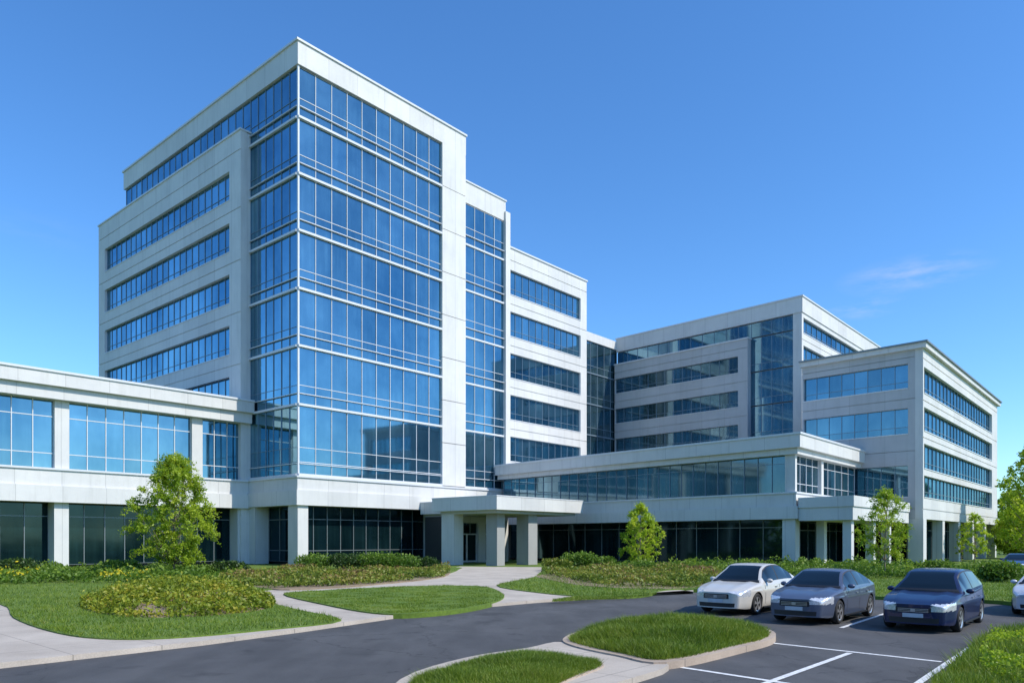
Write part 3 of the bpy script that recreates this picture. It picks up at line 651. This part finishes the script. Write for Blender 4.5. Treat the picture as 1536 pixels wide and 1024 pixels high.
wood('wood', [(80, -20), (50, -55), (-10, -62), (-70, -45), (-90, 0)], 'unseen belt of woodland added behind the viewer for reflections in the glass', 5000, 13, 1.2)  # out of view, added so the ground-floor glass reflects dark trees

# ------------------------------------------------------------------ cars
def sm(X, Y, s):
    xd = np.linspace(-3.2, 3.2, 641); yd = np.interp(xd, X, Y); k = np.exp(-.5*((np.arange(-60, 61)*.01)/s)**2); k /= k.sum()
    ys = np.convolve(np.pad(yd, 60, mode='edge'), k, 'valid'); return lambda x: np.interp(x, xd, ys)
def carparts(root, paintm, roofh=1.40, hatch=False):
    Wf = sm([-2.25, -2.15, -1.9, -1.5, -.5, .8, 1.5, 1.9, 2.12, 2.25], [.68, .76, .84, .875, .885, .885, .87, .82, .74, .66], .10)
    if hatch: Zf = sm([-2.25, -2.18, -2.0, -1.2, .6, .95, 1.6, 2.0, 2.17, 2.25], [.82, .98, 1.05, 1.0, .93, .95, .87, .78, .71, .63], .09)
    else: Zf = sm([-2.25, -2.15, -1.9, -1.2, .6, .95, 1.6, 2.0, 2.17, 2.25], [.80, .93, .98, .96, .91, .93, .85, .76, .69, .61], .09)
    xw = (1.38, -1.32); RA = .365
    def wid(x, z): return Wf(x)*np.interp(z, [.18, .24, .34, .5, .62, .70, .74, .85, 1.0], [.93, .965, .985, .992, .998, 1.006, .99, .972, .95])
    def bulge(x, y, w):
        q = min(1, max(0, (abs(x)-1.5)/.75)); return math.copysign(.15*q*q*(1-min(1, (abs(y)/.7)**2.4)), x)
    xs = sorted(set([round(v, 3) for v in np.linspace(-2.25, 2.25, 110)]+[-2.23, 2.23]))
    rows = []
    for x in xs:
        zs = Zf(x); zb = np.interp(x, [-2.25, -2.0, 2.0, 2.25], [.28, .2, .19, .22])
        for c in xw:
            if abs(x-c) < RA: zb = max(zb, .315+math.sqrt(RA*RA-(x-c)**2))
        ring = []
        for t in np.linspace(0, 1, 13):
            z = zb+(zs-.06-zb)*t; ring.append((wid(x, z), z))
        w = ring[-1][0]
        cr = .018 if x > .9 else 0.
        for a, b in ((.992, -.040), (.975, -.020), (.945, -.006), (.90, .002), (.8, .010), (.66, .016+cr), (.58, .022+cr*1.2), (.4, .025), (.2, .03), (0, .032)): ring.append((w*a, zs+b))
        rows.append([(x+bulge(x, yy, w), yy, zz) for yy, zz in ring])
    parts = {}
    def add(k, pts): parts.setdefault(k, MB()).quad(pts, None, .5)
    def cls(c):
        x, y, z = c
        if x > 1.80 and .545+.05*(2.3-x) < z < .72+.06*(2.3-x) and abs(y) > .40: return 'headlight_l' if y > 0 else 'headlight_r'
        if x < -1.95 and .62 < z < .86 and abs(y) > .42: return 'tail_l' if y > 0 else 'tail_r'
        if x > 2.2 and .49 < z < .63 and abs(y) < .37: return 'grille'
        if x > 2.2 and .24 < z < .37 and abs(y) < .54: return 'intake'
        return 'body'
    def q(pts): add(cls(np.mean(np.array(pts), 0)), pts)
    n = len(rows[0])
    for a, b in zip(rows[:-1], rows[1:]):
        for j in range(n-1):
            for sg in (1, -1): q([(p[0], p[1]*sg, p[2]) for p in ((a[j], b[j], b[j+1], a[j+1]) if sg > 0 else (a[j+1], b[j+1], b[j], a[j]))])
    for row in (rows[0], rows[-1]):
        K = 24; xe = 2.25 if row is rows[-1] else -2.25; grid = []
        for j in range(n-3):
            y1 = row[j][1]; zz = row[j][2]; grid.append([(xe+bulge(xe, yy, 1), yy, zz) for yy in np.linspace(-y1, y1, K+1)])
        for a, b in zip(grid[:-1], grid[1:]):
            for k in range(K): q([a[k], a[k+1], b[k+1], b[k]])
    top = roofh
    if hatch: RX = [-2.12, -1.95, -1.5, -.6, -.1, .3, 1.10]; RZ = [1.0, 1.16, top-.05, top, top-.004, top-.05, .93]; rw = (-2.1, -1.60); sg_ = (-1.80, .80)
    else: RX = [-1.80, -1.0, -.75, -.35, 0, .3, 1.10]; RZ = [.955, top-.09, top-.03, top, top-.005, top-.05, .915]; rw = (-1.74, -.96); sg_ = (-1.36, .80)
    Rf = sm(RX, RZ, .10)
    gx = np.linspace(RX[0], RX[-1], 90); gr = []
    for x in gx:
        zb = Zf(x)-.03; zr = max(Rf(x), zb+.004) if RX[0]+.05 < x < RX[-1]-.05 else zb+.004; h = zr-zb; wb = Wf(x)*.955; fh = min(1, h/.44)
        ye = wb-.22*fh; ring = [(wb-.22*fh*t**1.2, zb+h*.86*t) for t in np.linspace(0, 1, 8)]
        ring += [(ye-.025*fh, zb+h*.915), (ye-.06, zb+h*.95), (ye-.10, zb+h*.968)]
        yc = ye-.10; ring += [(yc*k, zb+h*(.968+.032*(1-k*k))) for k in (.85, .6, .3, 0)]
        gr.append([(x+.10*(1-(a/.7)**2)*min(1, (x-.3)/.5) if x > .3 else x, a, b) for a, b in ring])
    ng = len(gr[0])
    for i, (a, b) in enumerate(zip(gr[:-1], gr[1:])):
        xm = (gx[i]+gx[i+1])/2
        for j in range(ng-1):
            for sg in (1, -1):
                k = 'body'
                if sg_[0] < xm < sg_[1] and 1 <= j <= 6: k = ('side_l' if sg > 0 else 'side_r') if abs(xm+.22) > .04 else 'trim'
                elif sg_[0]-.05 < xm < sg_[1]+.04 and 1 <= j <= 7: k = 'trim'
                if j >= 10 and xm > .30: k = 'windshield'
                if j >= 10 and rw[0] < xm < rw[1]: k = 'rear_window'
                if j >= 9 and .97 < xm: k = 'trim'
                P = [a[j], b[j], b[j+1], a[j+1]]; add(k, [(p[0], p[1]*sg, p[2]) for p in (P if sg > 0 else P[::-1])])
    f = Face((0, 0), (1, 0))
    for sg in (1, -1):
        for xx in (.86, -.22, -1.16):
            for z0, z1 in ((.3, .45), (.45, .6), (.6, .75), (.75, .86)):
                y0 = wid(xx, z0)+.004; y1 = wid(xx, z1)+.004
                add('trim', [(xx-.009, sg*y0, z0), (xx+.009, sg*y0, z0), (xx+.009, sg*y1, z1), (xx-.009, sg*y1, z1)])
        parts.setdefault('trim', MB()).box(f, -.93, .98, -sg*.86-.02, -sg*.86+.02, .18, .22)
    names = {'body': ('body', paintm), 'headlight_l': ('headlight', 'lamp_glass'), 'headlight_r': ('headlight', 'lamp_glass'), 'tail_l': ('taillight', 'tail_red'), 'tail_r': ('taillight', 'tail_red'), 'grille': ('grille', 'black_trim'), 'intake': ('air_intake', 'black_trim'),
             'side_l': ('side_window', 'car_glass'), 'side_r': ('side_window', 'car_glass'), 'windshield': ('windshield', 'car_glass'), 'rear_window': ('rear_window', 'car_glass'), 'trim': ('trim', 'black_trim')}
    for k, mm in parts.items(): mm.build(names[k][0], names[k][1], root, smooth=(k != 'trim'))
    m = MB(); m.box(f, -1.95, 1.95, -.58, .58, .17, .6); m.box(f, -.9, .95, -.78, .78, .18, .5); m.box(f, 1.8, 2.15, -.6, .6, .2, .5); m.build('underbody', 'rubber', root)
    m = MB(); m.box(f, 2.39, 2.41, -.23, .23, .385, .485); m.build('number_plate', 'plate', root)
    m = MB()
    for z_ in (.525, .56, .595): m.box(f, 2.385, 2.405, -.34, .34, z_-.006, z_+.006)
    m.box(f, 2.385, 2.415, -.05, .05, .53, .59); m.build('grille_bar', 'alloy', root)
    for sg in (1, -1):
        bm = bmesh.new(); bmesh.ops.create_uvsphere(bm, u_segments=14, v_segments=10, radius=1)
        for v in bm.verts: v.co = (.66+v.co.x*.07+.02, sg*(.93+v.co.y*.10), .98+v.co.z*.065)
        me = bpy.data.meshes.new('wing_mirror'); bm.to_mesh(me); bm.free(); me.polygons.foreach_set('use_smooth', [True]*len(me.polygons)); me.materials.append(MATS[paintm])
        o = bpy.data.objects.new('wing_mirror', me); C.objects.link(o); o.parent = root
        m = MB()
        for xx in (-.02, -.98): m.box(f, xx, xx+.14, min(-sg*.87, -sg*.905), max(-sg*.87, -sg*.905), .77, .79)
        m.build('door_handle', 'alloy', root)
        m = MB(); m.box(f, 2.17, 2.27, min(-sg*.50, -sg*.60), max(-sg*.50, -sg*.60), .31, .36); m.build('fog_lamp', 'lamp_glass', root)
        bm = bmesh.new(); bmesh.ops.create_uvsphere(bm, u_segments=12, v_segments=8, radius=1)
        for v in bm.verts: v.co = (2.20+v.co.x*.06, sg*(.56+v.co.y*.055), .635+v.co.z*.05)
        me = bpy.data.meshes.new('headlight_bulb'); bm.to_mesh(me); bm.free(); me.polygons.foreach_set('use_smooth', [True]*len(me.polygons)); me.materials.append(MATS['alloy'])
        o = bpy.data.objects.new('headlight_bulb', me); C.objects.link(o); o.parent = root
    for xx in xw:
        for sg in (1, -1):
            m = MB(); yo = .865; prof = [(.21, yo-.03), (.225, yo-.005), (.29, yo), (.315, yo-.03), (.318, yo-.17), (.29, yo-.21), (.18, yo-.21)]; N = 40
            def pt(r, y, k): a = k*2*math.pi/N; return (xx+r*math.cos(a), sg*y, .318+r*math.sin(a))
            for k in range(N):
                for p, q_ in zip(prof[:-1], prof[1:]): m.quad([pt(*p, k), pt(*p, k+1), pt(*q_, k+1), pt(*q_, k)], None, .5)
            wh = m.build('wheel', 'rubber', root, smooth=True)
            m = MB()
            for k in range(N):
                m.quad([pt(.222, yo-.01, k), pt(.222, yo-.01, k+1), pt(.19, yo-.025, k+1), pt(.19, yo-.025, k)]); m.quad([pt(.06, yo-.012, k), pt(.06, yo-.012, k+1), pt(.001, yo-.010, k+1), pt(.001, yo-.010, k)])
                if k % 8 < 4: m.quad([pt(.195, yo-.026, k), pt(.195, yo-.026, k+1), pt(.05, yo-.015, k+1), pt(.05, yo-.015, k)])
            m.build('rim', 'alloy', wh)
            m = MB(); m.quad([pt(.21, yo-.08, k) for k in range(N)]); m.build('brake_disc', 'dark_metal', wh)
def car(wx, wy, paintm, label, k=.95, roofh=1.40, hatch=False, ang=None):
    a = ang if ang is not None else math.atan2(-dR[1], -dR[0])
    lx, ly = 1.38*k, .80*k; cx = wx-(lx*math.cos(a)-ly*math.sin(a)); cy = wy-(lx*math.sin(a)+ly*math.cos(a))
    t = thing('parked_car', label, 'car', (cx, cy, .004), a, 'cars in the parking bays'); t.scale = (k,)*3
    carparts(t, paintm, roofh, hatch); return t
car(*g(1134, 921), 'paint_champagne', 'off-white sedan, leftmost of the parked cars', .98, 1.48)
car(*g(1257, 935), 'paint_slate', 'slate grey-blue sedan parked between the white car and the navy car', .97, 1.42)
car(*g(1438, 947), 'paint_navy', 'dark navy hatchback parked nearest the lower right corner', .95, 1.52, True)
car(*g(1618, 925), 'paint_silver', 'silver car cut off by the right edge of the frame', .93, 1.42)
x0, y0 = g(1545, 861); car(x0, y0, 'paint_blue', 'small distant dark blue car on the access road at the right edge', .93, 1.38)

# ------------------------------------------------------------------ light, sky, camera
az = math.atan2(.90, -.44); el = math.radians(44)
w = bpy.data.worlds.new('World'); bpy.context.scene.world = w; w.use_nodes = True
nt = w.node_tree; nt.nodes.clear(); out = nt.nodes.new('ShaderNodeOutputWorld'); bg = nt.nodes.new('ShaderNodeBackground'); bg.inputs[1].default_value = .15
sky = nt.nodes.new('ShaderNodeTexSky'); sky.sky_type = 'NISHITA'; sky.sun_disc = False; sky.sun_elevation = el; sky.sun_rotation = az; sky.air_density = 1.0; sky.dust_density = .4; sky.ozone_density = 3.0
tc = nt.nodes.new('ShaderNodeTexCoord').outputs['Generated']
def wisp(dirv, rad, sc, seed):
    vm = nd(nt, 'ShaderNodeVectorMath', operation='SUBTRACT'); nt.links.new(tc, vm.inputs[0]); vm.inputs[1].default_value = dirv
    mp = nd(nt, 'ShaderNodeMapping'); mp.inputs['Scale'].default_value = (1/rad, 1/rad, 3.6/rad); mp.inputs['Rotation'].default_value = (0, .16, 0); nt.links.new(vm.outputs[0], mp.inputs[0])
    ln = nd(nt, 'ShaderNodeVectorMath', operation='LENGTH'); nt.links.new(mp.outputs[0], ln.inputs[0])
    r = ramp(nt, [(0, (1, 1, 1)), (1, (0, 0, 0))]); nt.links.new(ln.outputs['Value'], r.inputs[0])
    m2 = nd(nt, 'ShaderNodeMapping'); m2.inputs['Scale'].default_value = (14, 14, 70); m2.inputs['Location'].default_value = (seed, 0, 0); nt.links.new(tc, m2.inputs[0])
    n = noise(nt, m2.outputs[0], sc, 7, .65); r2 = ramp(nt, [(.42, (0, 0, 0)), (.75, (1, 1, 1))]); nt.links.new(n.outputs[0], r2.inputs[0])
    return mth(nt, 'MULTIPLY', r.outputs[0], r2.outputs[0])
def dirv(u, v): q = Vector(((u-CX), FL, HZ-v)).normalized(); return tuple(q)
f = mth(nt, 'MAXIMUM', wisp(dirv(1370, 412), .085, 1., 1.), wisp(dirv(1295, 462), .05, 1.2, 4.)); f = mth(nt, 'MAXIMUM', f, mth(nt, 'MULTIPLY', wisp(dirv(60, 345), .07, 1., 8.), .15))
hs = nd(nt, 'ShaderNodeHueSaturation'); hs.inputs['Saturation'].default_value = 1.16; hs.inputs['Value'].default_value = 1.6; nt.links.new(sky.outputs[0], hs.inputs['Color'])
sc_ = mixc(nt, 1., hs.outputs[0], (.62, .82, .98), 'MULTIPLY')
c = mixc(nt, mth(nt, 'MULTIPLY', f, .5), sc_, (5.0, 5.3, 5.8))
nt.links.new(c, bg.inputs[0]); nt.links.new(bg.outputs[0], out.inputs[0])
sd = bpy.data.lights.new('sun', 'SUN'); sd.energy = 4.6; sd.angle = math.radians(.5); sd.color = (1, .94, .84)
so = bpy.data.objects.new('sun', sd); C.objects.link(so)
D = Vector((math.sin(az)*math.cos(el), math.cos(az)*math.cos(el), math.sin(el))); so.rotation_euler = (-D).to_track_quat('-Z', 'Y').to_euler(); so.location = (60, -40, 60)
cd = bpy.data.cameras.new('camera'); cam = bpy.data.objects.new('camera', cd); C.objects.link(cam); cam.location = (0, 0, H); cam.rotation_euler = (math.radians(90), 0, 0)
cd.sensor_width = 36; cd.lens = FL/1536*36; cd.shift_y = (HZ-512)/1536; cd.clip_end = 4000; cd.clip_start = .1
bpy.context.scene.camera = cam
bpy.context.scene.view_settings.view_transform = 'Standard'; bpy.context.scene.view_settings.look = 'None'; bpy.context.scene.view_settings.exposure = 0
